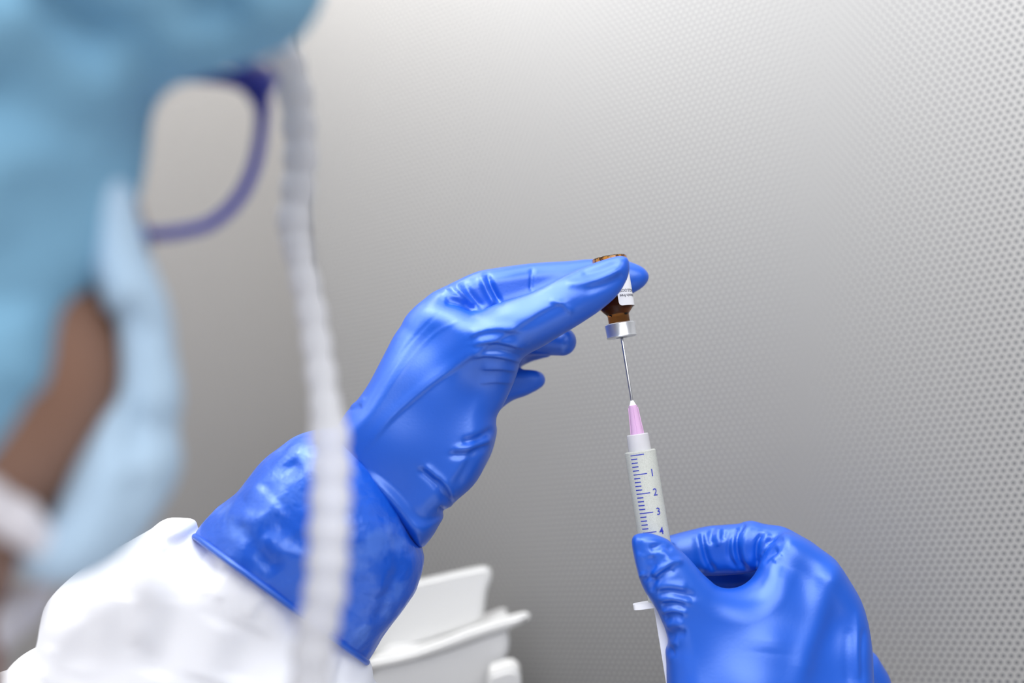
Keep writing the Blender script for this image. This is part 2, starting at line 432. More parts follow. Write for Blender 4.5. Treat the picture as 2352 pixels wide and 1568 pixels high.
prof = [(tb + 0.35 * mm, 0.1 * mm), (tb + 0.3 * mm, R - 1.6 * mm), (tb, R - 1.0 * mm), (tb + 0.25 * mm, R - 0.35 * mm), (tb + 1.0 * mm, R), (ts, R), (ts + 1.0 * mm, R - 0.25 * mm), (ts + 2.3 * mm, R - 1.3 * mm),
        (tn - 0.9 * mm, 5.6 * mm), (tn - 0.2 * mm, 5.0 * mm), (tn + 0.4 * mm, 4.9 * mm), (tc_ + 1 * mm, 4.9 * mm), (tc_ + 1 * mm, 0.1 * mm)]
part_lathe('glass_body', prof, AMBER, vial, 96)
part_lathe('base_rim', [(tb - 0.05 * mm, R - 1.5 * mm), (tb - 0.1 * mm, R - 0.9 * mm), (tb + 0.05 * mm, R - 0.3 * mm), (tb + 0.35 * mm, R + 0.02 * mm)], CLEARG, vial, 96, caps=False)
part_lathe('base_glass', [(tb + 0.5 * mm, R + 0.03 * mm), (tb + 2.6 * mm, R + 0.03 * mm)], AMBERS, vial, 96, caps=False)
cap = part_lathe('crimp_cap', [(tc_, 5.0 * mm), (tc_ - 0.1 * mm, 6.5 * mm), (tc_ + 0.35 * mm, 7.0 * mm), (tc_ + 1.1 * mm, 7.0 * mm), (tc_ + 5.4 * mm, 6.75 * mm), (tc_ + 6.0 * mm, 6.9 * mm), (tc_ + 6.4 * mm, 6.6 * mm), (tc_ + 6.5 * mm, 3.0 * mm), (tc_ + 6.2 * mm, 2.8 * mm), (tc_ + 6.2 * mm, 0.05 * mm)], ALU, vial, 96)
cap['label'] = 'silver aluminium crimp cap'
part_lathe('stopper', [(tc_ + 6.05 * mm, 2.7 * mm), (tc_ + 6.45 * mm, 2.6 * mm), (tc_ + 6.5 * mm, 0.05 * mm)], RUBBER, vial, 32)
# paper label: from just right of the middle, round the right-hand side
V, Fc = [], []; n = 60; la, lb = T(608), T(711); th0, th1 = math.radians(2), math.radians(215); rc = 1.6 * mm
rows = 14
for i in range(n + 1):
    th = th0 + (th1 - th0) * (i / n) ** 1.15
    s_ = min((th - th0), (th1 - th)) * R
    ins = rc - math.sqrt(max(rc * rc - (rc - min(s_, rc)) ** 2, 0)) if s_ < rc else 0
    for j in range(rows + 1):
        t = la + ins + (lb - la - 2 * ins) * j / rows; V.append(on_axis(t, R + 0.06 * mm, th))
for i in range(n):
    for j in range(rows): a = i * (rows + 1) + j; Fc.append((a, a + 1, a + rows + 2, a + rows + 1))
o = link('label', mesh('label', V, Fc), LABELM); adopt(o, vial)
V, Fc = [], []
for txt, size, ty, thend in (('endotoxin free', 1.95 * mm, 689, 9), ('SINGLE-DOSE', 1.85 * mm, 677, 6), ('07', 1.9 * mm, 650, 34)):
    v, f = wrapped_text(txt, size, 0.00003); w = max(p.x for p in v); base = len(V)
    for p in v:                                          # upside down: characters run from right to left
        th = math.radians(thend) + (w - p.x) * 0.92 / R
        V.append(on_axis(T(ty) + (p.y - size * 0.35), R + 0.13 * mm, th))
    Fc += [tuple(base + k for k in q) for q in f]
o = link('label_text', mesh('label_text', V, Fc, False), INK); adopt(o, vial)

syr = thing('syringe', A1, 'white syringe with blue scale and pink needle hub, pointing up into the vial', 'syringe')
part_lathe('needle', [(T(772), 0.25 * mm), (T(780), 0.66 * mm), (T(934), 0.66 * mm)], STEEL, syr, 24)
hub = part_lathe('needle_hub', [(T(937), 1.75 * mm), (T(937.5), 1.9 * mm), (T(960), 2.15 * mm), (T(975), 2.35 * mm), (T(990), 2.6 * mm), (T(1006), 2.85 * mm), (T(1030), 2.9 * mm), (T(1034), 2.0 * mm)], HUB, syr, 48)
hub['label'] = 'translucent pink needle hub'
for th in (90, -90, 0, 180):                              # fins of the hub
    V = []
    for t, r1, r2 in ((T(942), 1.7, 2.25), (T(1004), 2.7, 3.1)):
        for r in (r1, r2):
            for s_ in (-0.22, 0.22):
                c = on_axis(t, r * mm, math.radians(th)); tang = (on_axis(t, 1, math.radians(th + 90)) - on_axis(t, 0, 0)); V.append(c + tang * s_ * mm)
    me = fix(mesh('hub_fin', V, [(0, 1, 3, 2), (4, 6, 7, 5), (0, 4, 5, 1), (2, 3, 7, 6), (0, 2, 6, 4), (1, 5, 7, 3)], False))
    f_ = link('fin', me, HUB); f_.parent = hub
part_lathe('needle_collar', [(T(926), 0.7 * mm), (T(929), 0.9 * mm), (T(938), 1.65 * mm), (T(941), 1.7 * mm)], HUBTIP, syr, 32)
part_lathe('luer_lock', [(T(1004), 3.2 * mm), (T(1003), 4.6 * mm), (T(1005), 4.95 * mm), (T(1041), 5.15 * mm), (T(1041), 3.4 * mm), (T(1006), 3.2 * mm)], LUER, syr, 64)
V, Fc = tube([on_axis(T(1010) + (T(1036) - T(1010)) * k / 60, 4.2 * mm, k / 60 * 4 * math.pi) for k in range(61)], 0.45 * mm, 8)
o = link('luer_thread', fix(mesh('luer_thread', V, Fc)), LUER); adopt(o, syr)
RB = 7.05 * mm
part_lathe('barrel', [(T(1041), 3.0 * mm), (T(1041), 6.5 * mm), (T(1043.5), RB), (T(1378), RB), (T(1378), RB - 0.9 * mm), (T(1047), RB - 0.9 * mm), (T(1047), 2.0 * mm)], BARREL, syr, 96, caps=False)
part_lathe('contents', [(T(1048), 0.1 * mm), (T(1048), RB - 1.0 * mm), (T(1231), RB - 1.0 * mm), (T(1231), 0.1 * mm)], mat('milky_fluid', (0.86, 0.88, 0.84), rough=0.3, trans=0.3, ior=1.1, var=(2200, (0.72, 0.74, 0.70), 0.45, 0.65)), syr, 64)
part_lathe('plunger_seal', [(T(1232), 0.5 * mm), (T(1233), RB - 1.4 * mm), (T(1235), RB - 0.95 * mm), (T(1246), RB - 0.95 * mm), (T(1248), RB - 1.5 * mm), (T(1256), RB - 1.5 * mm), (T(1258), RB - 0.95 * mm), (T(1268), RB - 0.95 * mm), (T(1270), 3 * mm)], RUBBER, syr, 64)
# finger flange: flat oval plate
V, Fc = [], []; n = 48
for k2, t in enumerate((T(1377), T(1388.5))):
    for k in range(n):
        a = 2 * math.pi * k / n; ex = 13.9 * mm * math.copysign(abs(math.cos(a)) ** 0.6, math.cos(a)); ey = 3.8 * mm * math.copysign(abs(math.sin(a)) ** 0.6, math.sin(a))
        V.append(A0 + AX * t + Uc * ex + Vc * ey)
for k in range(n): Fc.append((k, (k + 1) % n, n + (k + 1) % n, n + k))
Fc += [tuple(range(n)), tuple(range(n, 2 * n))]
me = fix(mesh('flange', V, Fc)); autosmooth(me); o = link('finger_flange', me, PLUNG); adopt(o, syr)
# plunger rod: a cross of two ribs with thumb plate
V, Fc = [], []
for d1, d2 in ((Uc, Vc), (Vc, Uc)):
    b0 = len(V)
    for t in (T(1268), T(1690)):
        for s1 in (-4.9, 4.9):
            for s2 in (-0.7, 0.7): V.append(A0 + AX * t + d1 * s1 * mm + d2 * s2 * mm)
    Fc += [tuple(b0 + k for k in q) for q in [(0, 1, 3, 2), (4, 6, 7, 5), (0, 4, 5, 1), (2, 3, 7, 6), (0, 2, 6, 4), (1, 5, 7, 3)]]
o = link('plunger_rod', fix(mesh('plunger_rod', V, Fc, False)), PLUNG); adopt(o, syr)
part_lathe('thumb_plate', [(T(1690), 7 * mm), (T(1690), 8 * mm), (T(1702), 8 * mm), (T(1702), 7 * mm)], PLUNG, syr, 48)
# blue scale: ticks and figures wrapped on the barrel
V, Fc = [], []
rt = RB + 0.05 * mm
def tick(t, a0, a1, hw):
    b0 = len(V); n = 10
    for k in range(n + 1):
        th = math.radians(a0 + (a1 - a0) * k / n)
        V.append(on_axis(t - hw, rt, th)); V.append(on_axis(t + hw, rt, th))
    for k in range(n): Fc.append((b0 + 2 * k, b0 + 2 * k + 1, b0 + 2 * k + 3, b0 + 2 * k + 2))
t0 = T(1049); dt = T(1092.2) - T(1049)
for k in range(0, 36):
    if t0 + dt * k / 5 > T(1370): break
    big = k % 5 == 0
    tick(t0 + dt * k / 5, -46, 6 if big else -21, (0.21 if big else 0.24) * mm)
for k in range(1, 8):
    v, f = wrapped_text(str(k), 4.6 * mm, 0.00002); b0 = len(V); xm = (max(p.x for p in v) + min(p.x for p in v)) / 2; ym = (max(p.y for p in v) + min(p.y for p in v)) / 2
    for p in v:
        V.append(on_axis(t0 + dt * k - (p.y - ym), rt + 0.10 * mm, math.radians(25) + (p.x - xm) / RB))
    Fc += [tuple(b0 + i for i in q) for q in f]
o = link('graduation_marks', mesh('graduation_marks', V, Fc, False), BLUEINK); adopt(o, syr)
o['label'] = 'blue scale lines and figures'

# ------------------------------------------------------------------ the person (seen from behind the shoulder)
person = thing('person', W((-0.20, 0.40, 0.20)), 'person in blue cap, glasses, mask, white coverall and blue gloves, filling a syringe', 'person')

# ---- glove holding the vial
indexF = Slab([(930, 740), (960, 701), (992, 673), (1020, 659), (1048, 645), (1083, 629), (1118, 619), (1220, 605), (1300, 600), (1360, 595), (1420, 596), (1446, 601), (1473, 612), (1487, 625), (1490, 639), (1481, 655), (1462, 669), (1430, 684), (1380, 697), (1320, 700), (1220, 712), (1120, 740), (1040, 790), (960, 790)],
              [(1470, 635, 466, 6.5), (1400, 640, 467, 8), (1250, 655, 467, 9), (1130, 670, 465, 11), (1010, 715, 460, 13), (960, 770, 456, 15)], 8)
hand = Slab([(1094, 715), (1146, 697), (1223, 671), (1311, 626), (1364, 604), (1409, 590), (1430, 588), (1443, 595), (1446, 620), (1437, 648), (1416, 680), (1381, 711), (1346, 735), (1311, 757), (1276, 778), (1248, 795), (1209, 816), (1194, 832), (1190, 850), (1181, 876), (1167, 908), (1155, 932), (1141, 957), (1139, 990), (1129, 1030), (1109, 1080), (1086, 1115), (1050, 1147), (1019, 1175), (985, 1215), (900, 1180), (820, 1100), (760, 1040), (765, 1000), (789, 957), (808, 931), (824, 915), (848, 880), (869, 841), (887, 806), (908, 767), (932, 736), (962, 702), (1000, 690), (1045, 700)],
            [(1430, 610, 434, 5.5), (1400, 640, 435, 6.8), (1300, 690, 435, 9.5), (1200, 740, 438, 12.5), (1090, 790, 446, 17), (980, 760, 455, 15), (1000, 900, 452, 20), (1130, 900, 455, 14), (900, 1020, 450, 21), (1060, 1080, 452, 19)], 11.5)
middle = Cone([(1100, 800, 462, 11), (1200, 770, 478, 9.5), (1291, 784, 472, 6.8)])
ring = Cone([(1110, 850, 470, 10), (1190, 800, 486, 8), (1250, 797, 484, 5.2)])
little = Slab([(1120, 850), (1170, 846), (1200, 848), (1230, 850), (1248, 859), (1252, 876), (1242, 890), (1209, 908), (1171, 923), (1120, 960), (1080, 940)],
              [(1235, 872, 480, 5.5), (1160, 900, 474, 9), (1100, 910, 465, 12)], 6)
thenar = Slab([(1139, 974), (1133, 1029), (1109, 1080), (1086, 1115), (1050, 1147), (1030, 1165), (1000, 1150), (1040, 1050), (1090, 990)],
              [(1080, 1070, 470, 14)], 8)
wrist_roll = Slab([(775, 985), (806, 997), (837, 1022), (873, 1047), (904, 1070), (952, 1121), (990, 1163), (1018, 1182), (1008, 1206), (991, 1234), (969, 1253), (935, 1220), (890, 1160), (840, 1110), (790, 1075), (740, 1040)],
                  [(800, 1020, 452, 27), (900, 1110, 449, 29), (980, 1210, 452, 27)], 17)
cuff = Slab([(330, 1330), (380, 1270), (447, 1230), (463, 1208), (493, 1171), (518, 1151), (550, 1123), (577, 1092), (609, 1056), (636, 1033), (676, 1005), (715, 989), (747, 984), (778, 986), (812, 1006), (860, 1060), (905, 1130), (940, 1200), (968, 1256), (972, 1289), (964, 1324), (952, 1360), (932, 1391), (908, 1427), (873, 1474), (851, 1508), (832, 1540), (800, 1620), (740, 1640), (600, 1560), (400, 1420)],
            [(500, 1200, 443, 30), (820, 1490, 443, 30), (650, 1270, 441, 38), (720, 1060, 446, 32), (940, 1300, 446, 30), (800, 1200, 443, 36)], 24, pad=40)
fl = []
def cr(pts, w, a, k='g'): fl.append((pts, w, a, k))
# index finger, knuckle folds
cr([(1118, 628), (1130, 660), (1150, 697)], 1.2, -1.6); cr([(1104, 632), (1116, 665), (1135, 700)], 1.6, 1.1)
cr([(1062, 645), (1085, 680), (1110, 707)], 1.6, -1.0); cr([(1046, 652), (1065, 680), (1090, 705)], 1.5, 0.7)
cr([(1030, 662), (1060, 683), (1092, 712)], 1.4, -1.0); cr([(1012, 664), (1040, 672), (1070, 695)], 1.2, 0.7)
cr([(1222, 612), (1221, 640), (1219, 670)], 0.9, -0.5); cr([(1020, 690), (1060, 700), (1093, 717)], 2.0, -1.4)
# thumb
cr([(1310, 690), (1265, 703), (1220, 728), (1170, 760), (1110, 798), (1050, 840), (980, 890), (900, 960), (850, 1020)], 3.4, 0.9, 'step')
cr([(1312, 722), (1300, 706), (1285, 697), (1262, 694)], 1.8, 0.7, 'step')
cr([(1200, 762), (1150, 756), (1105, 762), (1080, 775)], 2.6, 1.0, 'step')
cr([(1205, 800), (1165, 788), (1125, 784), (1085, 792)], 2.6, 1.2, 'step'); cr([(1195, 818), (1150, 806), (1110, 806)], 1.0, -0.6)
cr([(1200, 832), (1160, 820), (1115, 815), (1085, 822)], 2.4, 1.1, 'step')
cr([(1190, 852), (1150, 846), (1105, 846)], 2.4, 0.7, 'step'); cr([(1180, 880), (1140, 876), (1100, 880)], 2.4, 0.5, 'step')
cr([(1335, 630), (1375, 620), (1425, 600)], 1.7, -0.7); cr([(1300, 655), (1370, 643), (1432, 615)], 1.8, 0.9); cr([(1340, 668), (1400, 650), (1432, 632)], 2.2, -0.7)
cr([(1094, 717), (1150, 700), (1220, 676), (1310, 632)], 2.0, 0.7)
# long tension lines on the back of the hand
cr([(1010, 715), (935, 795), (875, 880), (835, 950)], 0.8, -0.18); cr([(1070, 730), (1000, 765), (940, 830), (885, 910)], 0.8, 0.16)
cr([(798, 940), (815, 938), (830, 930)], 1.0, -0.7); cr([(797, 932), (820, 926), (838, 912)], 1.0, 0.5)
# heel of the hand
cr([(1135, 985), (1100, 1005), (1060, 1015)], 1.6, -1.4); cr([(1132, 1005), (1090, 1025), (1040, 1032)], 1.6, 0.9); cr([(1125, 1020), (1080, 1042), (1030, 1045)], 1.6, -1.1)
cr([(1110, 1000), (1080, 1060), (1045, 1120)], 2.2, -0.8)
cr([(960, 1075), (1000, 1110), (1030, 1155)], 1.6, -1.3); cr([(975, 1068), (1015, 1105), (1045, 1148)], 1.6, 1.0); cr([(1000, 1098), (1025, 1125), (1037, 1160)], 1.1, -1.1)
cr([(1008, 1168), (1024, 1175)], 1.2, -2.0)
gloveL = Union([(hand, 0), (indexF, 3), (middle, 4), (ring, 3), (little, 3), (thenar, 4), (wrist_roll, 1.5)])
handL = implicit('hand_glove', gloveL, 0.7, GLOVE, fl, ref=448, it=2)
handL['label'] = 'blue nitrile glove gripping the vial, thumb and index finger extended'
adopt(handL, person)
fl = []
cr([(985, 1215), (965, 1165), (915, 1100), (860, 1045), (800, 1000)], 2.6, 0.9, 'step')
cr([(818, 1030), (870, 1080), (910, 1140), (945, 1210), (965, 1250)], 2.2, -2.6); cr([(795, 1035), (850, 1090), (890, 1150), (925, 1215), (950, 1262)], 4.0, 1.6)
cr([(700, 1010), (650, 1060), (610, 1110), (560, 1150)], 4, 1.2); cr([(690, 1060), (640, 1090), (600, 1130)], 3, -1.4)
cr([(640, 1150), (590, 1190), (520, 1200)], 5, 1.2); cr([(600, 1230), (660, 1270), (720, 1290)], 5, 1.3); cr([(520, 1185), (560, 1220), (600, 1280), (640, 1310)], 4, -1.2)
cr([(880, 1190), (860, 1290), (880, 1370)], 6, 1.2); cr([(930, 1280), (900, 1350), (860, 1440)], 4, -1.0); cr([(800, 1250), (820, 1340), (800, 1430)], 6, -1.0)
def cuffn(V, N):
    return (noise3(V, 0.13, 3) * 0.34 + noise3(V, 0.45, 5) * 0.07)
cf = implicit('cuff_glove', Union([(Cut(cuff, (447, 1231), (840, 1518), 1), 0)]), 1.0, CUFFM, fl, ref=443, it=2, extra=cuffn)
cf['label'] = 'wide blue glove cuff pulled over the white sleeve'
adopt(cf, person)
# rolled bead along the cuff edge
fr, bk = [], []
for k in np.linspace(-0.1, 1.1, 130):
    px, py = 447 + (840 - 447) * k, 1231 + (1518 - 1231) * k
    for sgn, L_ in ((-1, fr), (1, bk)):
        z = 443.0; ok = True
        for _ in range(12):
            x, y = (px - CX) * z / F, (py - CY) * z / F
            d, zc, T_ = (float(v) for v in cuff.samp(np.array([x]), np.array([y])))
            if d > 0.2: ok = False; z = zc; continue
            ok = True; hz = T_ * math.sqrt(max(1 - (max(cuff.R + d, 0) / cuff.R) ** 2, 0)); z = 0.4 * z + 0.6 * (zc + sgn * hz)
        if ok: L_.append((x, y, z))
pts = [W(np.array(p) / 1000) for p in fr + bk[::-1]]
V, Fc = tube(pts, 1.35 * mm, 14, True)
bd = link('cuff_bead', fix(mesh('cuff_bead', V, Fc)), GLOVE); bd['label'] = 'rolled blue rim of the cuff'; bd.parent = cf

# ---- white coverall sleeve
sleeve = Slab([(560, 1190), (500, 1236), (449, 1226), (443, 1208), (432, 1195), (405, 1192), (377, 1192), (352, 1210), (306, 1236), (245, 1271), (187, 1309), (136, 1359), (122, 1405), (107, 1468), (54, 1502), (19, 1539), (-60, 1570), (-160, 1640), (-160, 1900), (600, 1900), (860, 1640), (858, 1568), (855, 1539), (846, 1516), (850, 1490), (840, 1450), (780, 1370), (700, 1240)],
              [(480, 1240, 443, 29), (800, 1480, 444, 27), (760, 1420, 444, 29), (640, 1330, 441, 35), (400, 1300, 441, 33), (250, 1400, 440, 36), (700, 1560, 439, 36), (300, 1650, 434, 40), (50, 1700, 432, 40), (450, 1800, 430, 42), (750, 1300, 443, 27)], 22, h=1.0, pad=40)
fl = []
cr([(446, 1237), (410, 1243), (370, 1240), (350, 1246)], 2.0, -2.2); cr([(450, 1226), (400, 1228), (350, 1240)], 2.6, 1.6)
cr([(466, 1252), (430, 1258), (395, 1262), (372, 1290)], 2.2, -1.6)
cr([(320, 1272), (322, 1330), (314, 1400), (322, 1480)], 5.0, 2.4); cr([(272, 1285), (290, 1330), (286, 1380)], 4.0, -2.2)
cr([(345, 1270), (355, 1350), (350, 1440), (330, 1500)], 6, 2.0); cr([(400, 1330), (395, 1420), (370, 1500), (350, 1560)], 7, -2.4)
cr([(480, 1290), (470, 1330), (475, 1370)], 3, 1.4); cr([(505, 1290), (480, 1320), (465, 1350)], 2.0, -1.6)
cr([(535, 1312), (510, 1340), (500, 1380)], 2.6, 1.4); cr([(630, 1372), (600, 1400), (590, 1430)], 2.0, -1.5); cr([(610, 1360), (585, 1390), (575, 1420)], 2.4, 1.2)
cr([(590, 1440), (560, 1500), (540, 1568)], 7, -2.6); cr([(520, 1430), (490, 1500), (470, 1568)], 8, 2.2)
cr([(680, 1450), (650, 1520), (640, 1600)], 7, 1.8); cr([(740, 1480), (730, 1530), (722, 1600)], 3, -1.6); cr([(790, 1510), (780, 1550), (775, 1600)], 2.0, -1.8); cr([(770, 1500), (760, 1550)], 2.5, 1.3)
cr([(160, 1380), (200, 1440), (190, 1540)], 6, -1.8); cr([(230, 1340), (240, 1420), (180, 1560)], 7, 1.6); cr([(120, 1480), (110, 1530), (100, 1568)], 3, 1.4)
cr([(377, 1198), (400, 1205), (440, 1205)], 2.0, 1.0)
for k in range(7):
    q = 0.07 + k * 0.13; x0, y0 = 455 + (835 - 455) * q, 1240 + (1510 - 1240) * q
    cr([(x0, y0), (x0 - 12, y0 + 16), (x0 - 18, y0 + 34)], 1.1, -0.9)
fl = [(p, w * 1.15, h * 0.6, k) for p, w, h, k in fl]
sl = implicit('coverall_sleeve', Union([(sleeve, 0), (Cone([(280, 1760, 430, 38), (-250, 2100, 385, 42), (-1100, 2700, 300, 52)]), 14)]), 1.4, WHITEFAB, fl, ref=440, it=2, extra=lambda V, N: noise3(V, 0.05, 9) * 0.25)
sl['label'] = 'gathered white coverall sleeve'
adopt(sl, person)

# ---- glove holding the syringe
palm = Slab([(1451, 1248), (1454, 1233), (1465, 1226), (1489, 1224), (1510, 1229), (1534, 1239), (1555, 1257), (1579, 1278), (1608, 1311), (1629, 1331), (1650, 1347), (1677, 1353), (1704, 1347), (1727, 1332), (1741, 1312), (1752, 1285), (1775, 1250), (1800, 1225), (1838, 1232), (1876, 1254), (1912, 1279), (1926, 1296), (1942, 1320), (1960, 1349), (1974, 1376), (1986, 1412), (1992, 1442), (1996, 1477), (1998, 1522), (2000, 1580), (1995, 1700), (1985, 1860), (1560, 1860), (1538, 1700), (1532, 1568), (1531, 1525), (1529, 1495), (1535, 1477), (1528, 1445), (1519, 1424), (1510, 1403), (1495, 1379), (1480, 1355), (1470, 1332), (1464, 1308), (1457, 1281)],
            [(1475, 1245, 433, 6.5), (1530, 1300, 433, 8.5), (1570, 1350, 434, 10), (1560, 1450, 434, 11), (1640, 1390, 437, 11), (1820, 1290, 453, 13), (1760, 1380, 446, 15), (1750, 1480, 438, 17), (1720, 1568, 433, 19), (1900, 1400, 456, 18), (1930, 1500, 451, 19), (1700, 1700, 428, 22), (1900, 1700, 438, 22), (1750, 1840, 415, 24)], 12, curve=5)
index2 = Slab([(1530, 1235), (1543, 1229), (1585, 1218), (1629, 1208), (1668, 1205), (1698, 1203), (1713, 1198), (1730, 1196), (1757, 1203), (1787, 1207), (1808, 1213), (1838, 1229), (1876, 1254), (1900, 1300), (1850, 1350), (1780, 1330), (1740, 1310), (1715, 1315), (1668, 1319), (1623, 1320), (1570, 1318), (1528, 1300), (1515, 1265)],
              [(1550, 1270, 467, 7.5), (1640, 1262, 468, 8.5), (1730, 1255, 464, 9.5), (1830, 1270, 456, 12)], 9)
mid2 = Slab([(1600, 1290), (1680, 1275), (1760, 1290), (1860, 1300), (1880, 1380), (1760, 1350), (1720, 1346), (1690, 1350), (1640, 1352), (1590, 1345), (1560, 1320)],
            [(1600, 1320, 484, 7), (1700, 1315, 487, 8), (1820, 1330, 474, 12)], 8)
curl3 = Cone([(1900, 1450, 475, 13), (1760, 1440, 492, 10), (1640, 1450, 482, 8)])
curl4 = Cone([(1900, 1560, 475, 13), (1770, 1560, 492, 9), (1660, 1550, 480, 7)])
bump = Slab([(1960, 1480), (1998, 1496), (2010, 1501), (2025, 1525), (2040, 1552), (2043, 1580), (2040, 1660), (1960, 1700), (1900, 1600)],
            [(2000, 1580, 478, 12)], 9)
fl = []
cr([(1611, 1222), (1615, 1250), (1625, 1285), (1642, 1314)], 1.2, -1.5); cr([(1603, 1222), (1606, 1252), (1612, 1290), (1625, 1312)], 2.2, 0.9)
cr([(1638, 1210), (1632, 1228), (1633, 1250)], 1.3, -0.9); cr([(1655, 1210), (1650, 1235), (1652, 1255)], 1.5, 0.8); cr([(1663, 1216), (1660, 1240)], 1.2, -0.7)
cr([(1712, 1200), (1696, 1222), (1692, 1255), (1700, 1290), (1716, 1312)], 1.3, -1.8); cr([(1704, 1204), (1686, 1225), (1680, 1260), (1690, 1300)], 1.5, 0.9); cr([(1690, 1215), (1677, 1240), (1676, 1275), (1695, 1310)], 1.2, -1.3)
cr([(1725, 1200), (1712, 1230), (1712, 1270), (1728, 1305)], 2.2, 0.9)
cr([(1753, 1222), (1740, 1245), (1737, 1280), (1740, 1300)], 1.2, -1.4); cr([(1765, 1222), (1752, 1250), (1748, 1280)], 1.6, 0.8)
cr([(1788, 1262), (1768, 1275), (1752, 1292)], 1.3, -1.5); cr([(1792, 1248), (1770, 1255), (1755, 1270)], 1.4, 0.9); cr([(1800, 1235), (1780, 1240), (1760, 1250)], 1.4, -0.9); cr([(1795, 1272), (1775, 1290)], 1.6, 0.7)
# thumb of the lower hand
cr([(1468, 1240), (1500, 1243), (1540, 1262)], 2.0, 0.6)
cr([(1475, 1268), (1468, 1285), (1472, 1310), (1486, 1325)], 2.2, 1.0); cr([(1492, 1262), (1520, 1252), (1545, 1262)], 1.5, -1.2); cr([(1495, 1275), (1500, 1300), (1488, 1322)], 1.8, -1.3)
cr([(1510, 1268), (1530, 1275), (1535, 1290)], 2.0, 0.8); cr([(1490, 1325), (1515, 1308), (1545, 1290), (1570, 1290)], 1.5, 1.3); cr([(1500, 1338), (1525, 1318), (1550, 1305)], 1.5, -1.3)
cr([(1475, 1332), (1490, 1325), (1500, 1335), (1494, 1360)], 1.4, -1.4); cr([(1470, 1325), (1486, 1318)], 1.2, 1.0)
cr([(1505, 1350), (1540, 1345), (1580, 1350)], 2.0, 0.9); cr([(1510, 1362), (1545, 1360), (1600, 1372)], 1.8, -1.3); cr([(1512, 1376), (1545, 1373), (1590, 1384)], 1.8, 1.1)
cr([(1518, 1392), (1545, 1388), (1575, 1392)], 1.6, -1.2); cr([(1520, 1405), (1545, 1400), (1580, 1410)], 1.6, 1.0); cr([(1524, 1420), (1548, 1412), (1570, 1414)], 1.6, -1.1)
cr([(1530, 1440), (1548, 1432), (1570, 1436)], 1.8, 0.9); cr([(1534, 1460), (1555, 1452), (1575, 1456)], 1.8, -1.1); cr([(1530, 1480), (1560, 1475)], 1.8, 0.8); cr([(1530, 1500), (1550, 1495)], 1.8, -0.8)
# back of the hand: ridge from the knuckle, plane break to the right
cr([(1925, 1296), (1895, 1350), (1880, 1420), (1850, 1500), (1830, 1600)], 5.0, 1.6)
cr([(1800, 1300), (1780, 1400), (1770, 1500)], 8, 0.8); cr([(1970, 1400), (1968, 1480), (1970, 1560)], 1.6, 0.4); cr([(1985, 1440), (1980, 1500), (1982, 1570)], 1.4, -0.6); cr([(1950, 1440), (1945, 1500), (1948, 1580)], 2.0, -0.3)
gloveR = Union([(palm, 0), (index2, 2.0), (mid2, 1.0), (curl3, 4), (curl4, 4), (bump, 2)])
handR = implicit('hand_glove', gloveR, 0.7, GLOVE, fl, ref=446, it=2)
handR['label'] = 'blue nitrile glove pinching the syringe barrel with curled index finger'
adopt(handR, person)
torso = Cone([(-2300, 2900, 260, 68), (-700, 2700, 230, 84), (500, 3300, 190, 68)])
tr = implicit('coverall_torso', Union([(torso, 0)]), 5, WHITEFAB, ref=240); adopt(tr, person)
sleeveR = Cone([(1780, 1880, 430, 31), (1850, 2100, 432, 39), (1500, 3000, 330, 52), (500, 3300, 190, 60)])
sr = implicit('coverall_sleeve', Union([(sleeveR, 0)]), 3.5, WHITEFAB, ref=440); adopt(sr, person)

# ---- head, neck and shoulders (one skin mesh)
head = Slab([(-1050, -250), (-500, -480), (100, -350), (420, -120), (380, 60), (230, 260), (232, 420), (222, 600), (262, 700), (280, 860), (240, 1020), (160, 1150), (60, 1260), (-120, 1330), (-420, 1300), (-900, 1000), (-1150, 400)],
            [(-400, 300, 238, 72), (150, 500, 246, 55), (100, 1000, 240, 46)], 60, h=2, sm=5, pad=60)
neck = Cone([(-500, 900, 240, 52), (-600, 1500, 235, 56), (-700, 2600, 240, 70)])
nose = Cone([(215, 330, 262, 7), (262, 560, 268, 10)])
shl = Cone([(-2300, 2900, 260, 60), (-700, 2700, 230, 75), (500, 3300, 190, 60)])
arml = Cone([(-1500, 3000, 260, 48), (-250, 2100, 380, 26), (560, 1380, 442, 15), (900, 1150, 449, 12)])
armr = Cone([(500, 3300, 190, 50), (1500, 3000, 330, 42), (1850, 2100, 432, 30), (1800, 1700, 448, 18)])
bd_ = implicit('body', Union([(head, 0), (neck, 14), (nose, 4), (shl, 20), (arml, 8), (armr, 8)]), 4.0, SKIN, it=2)
adopt(bd_, person)

# cap
capS = Slab([(-1150, 200), (-1050, -400), (-500, -700), (300, -650), (690, -420), (725, -120), (702, 10), (650, 85), (560, 128), (470, 160), (370, 185), (315, 225), (285, 290), (262, 360), (238, 450), (222, 540), (200, 620), (150, 700), (128, 780), (118, 860), (80, 960), (20, 1060), (-60, 1140), (-300, 1200), (-800, 900)],
            [(-400, 200, 232, 88), (500, -200, 240, 55), (560, 60, 236, 26), (100, 500, 232, 52), (50, 900, 222, 40)], 34, h=2, sm=5, pad=60)
fl = []
cr([(80, -80), (160, 40), (280, 130)], 4, -7); cr([(-20, -20), (120, 120), (300, 230)], 6, 4); cr([(440, -120), (510, 10), (440, 40)], 3.5, -6); cr([(-40, 170), (100, 270), (240, 330)], 5, -5)
cr([(30, 400), (60, 520), (40, 620)], 7, -3); cr([(20, 700), (60, 800), (40, 900)], 7, 5); cr([(320, -60), (380, 60), (440, 130)], 7, 4); cr([(560, -60), (640, 60)], 6, 5)
capo = implicit('bouffant_cap', Union([(capS, 0)]), 2.5, CAPM, fl, ref=200, it=2, extra=lambda V, N: noise3(V, 0.09, 21) * 1.4); adopt(capo, person)
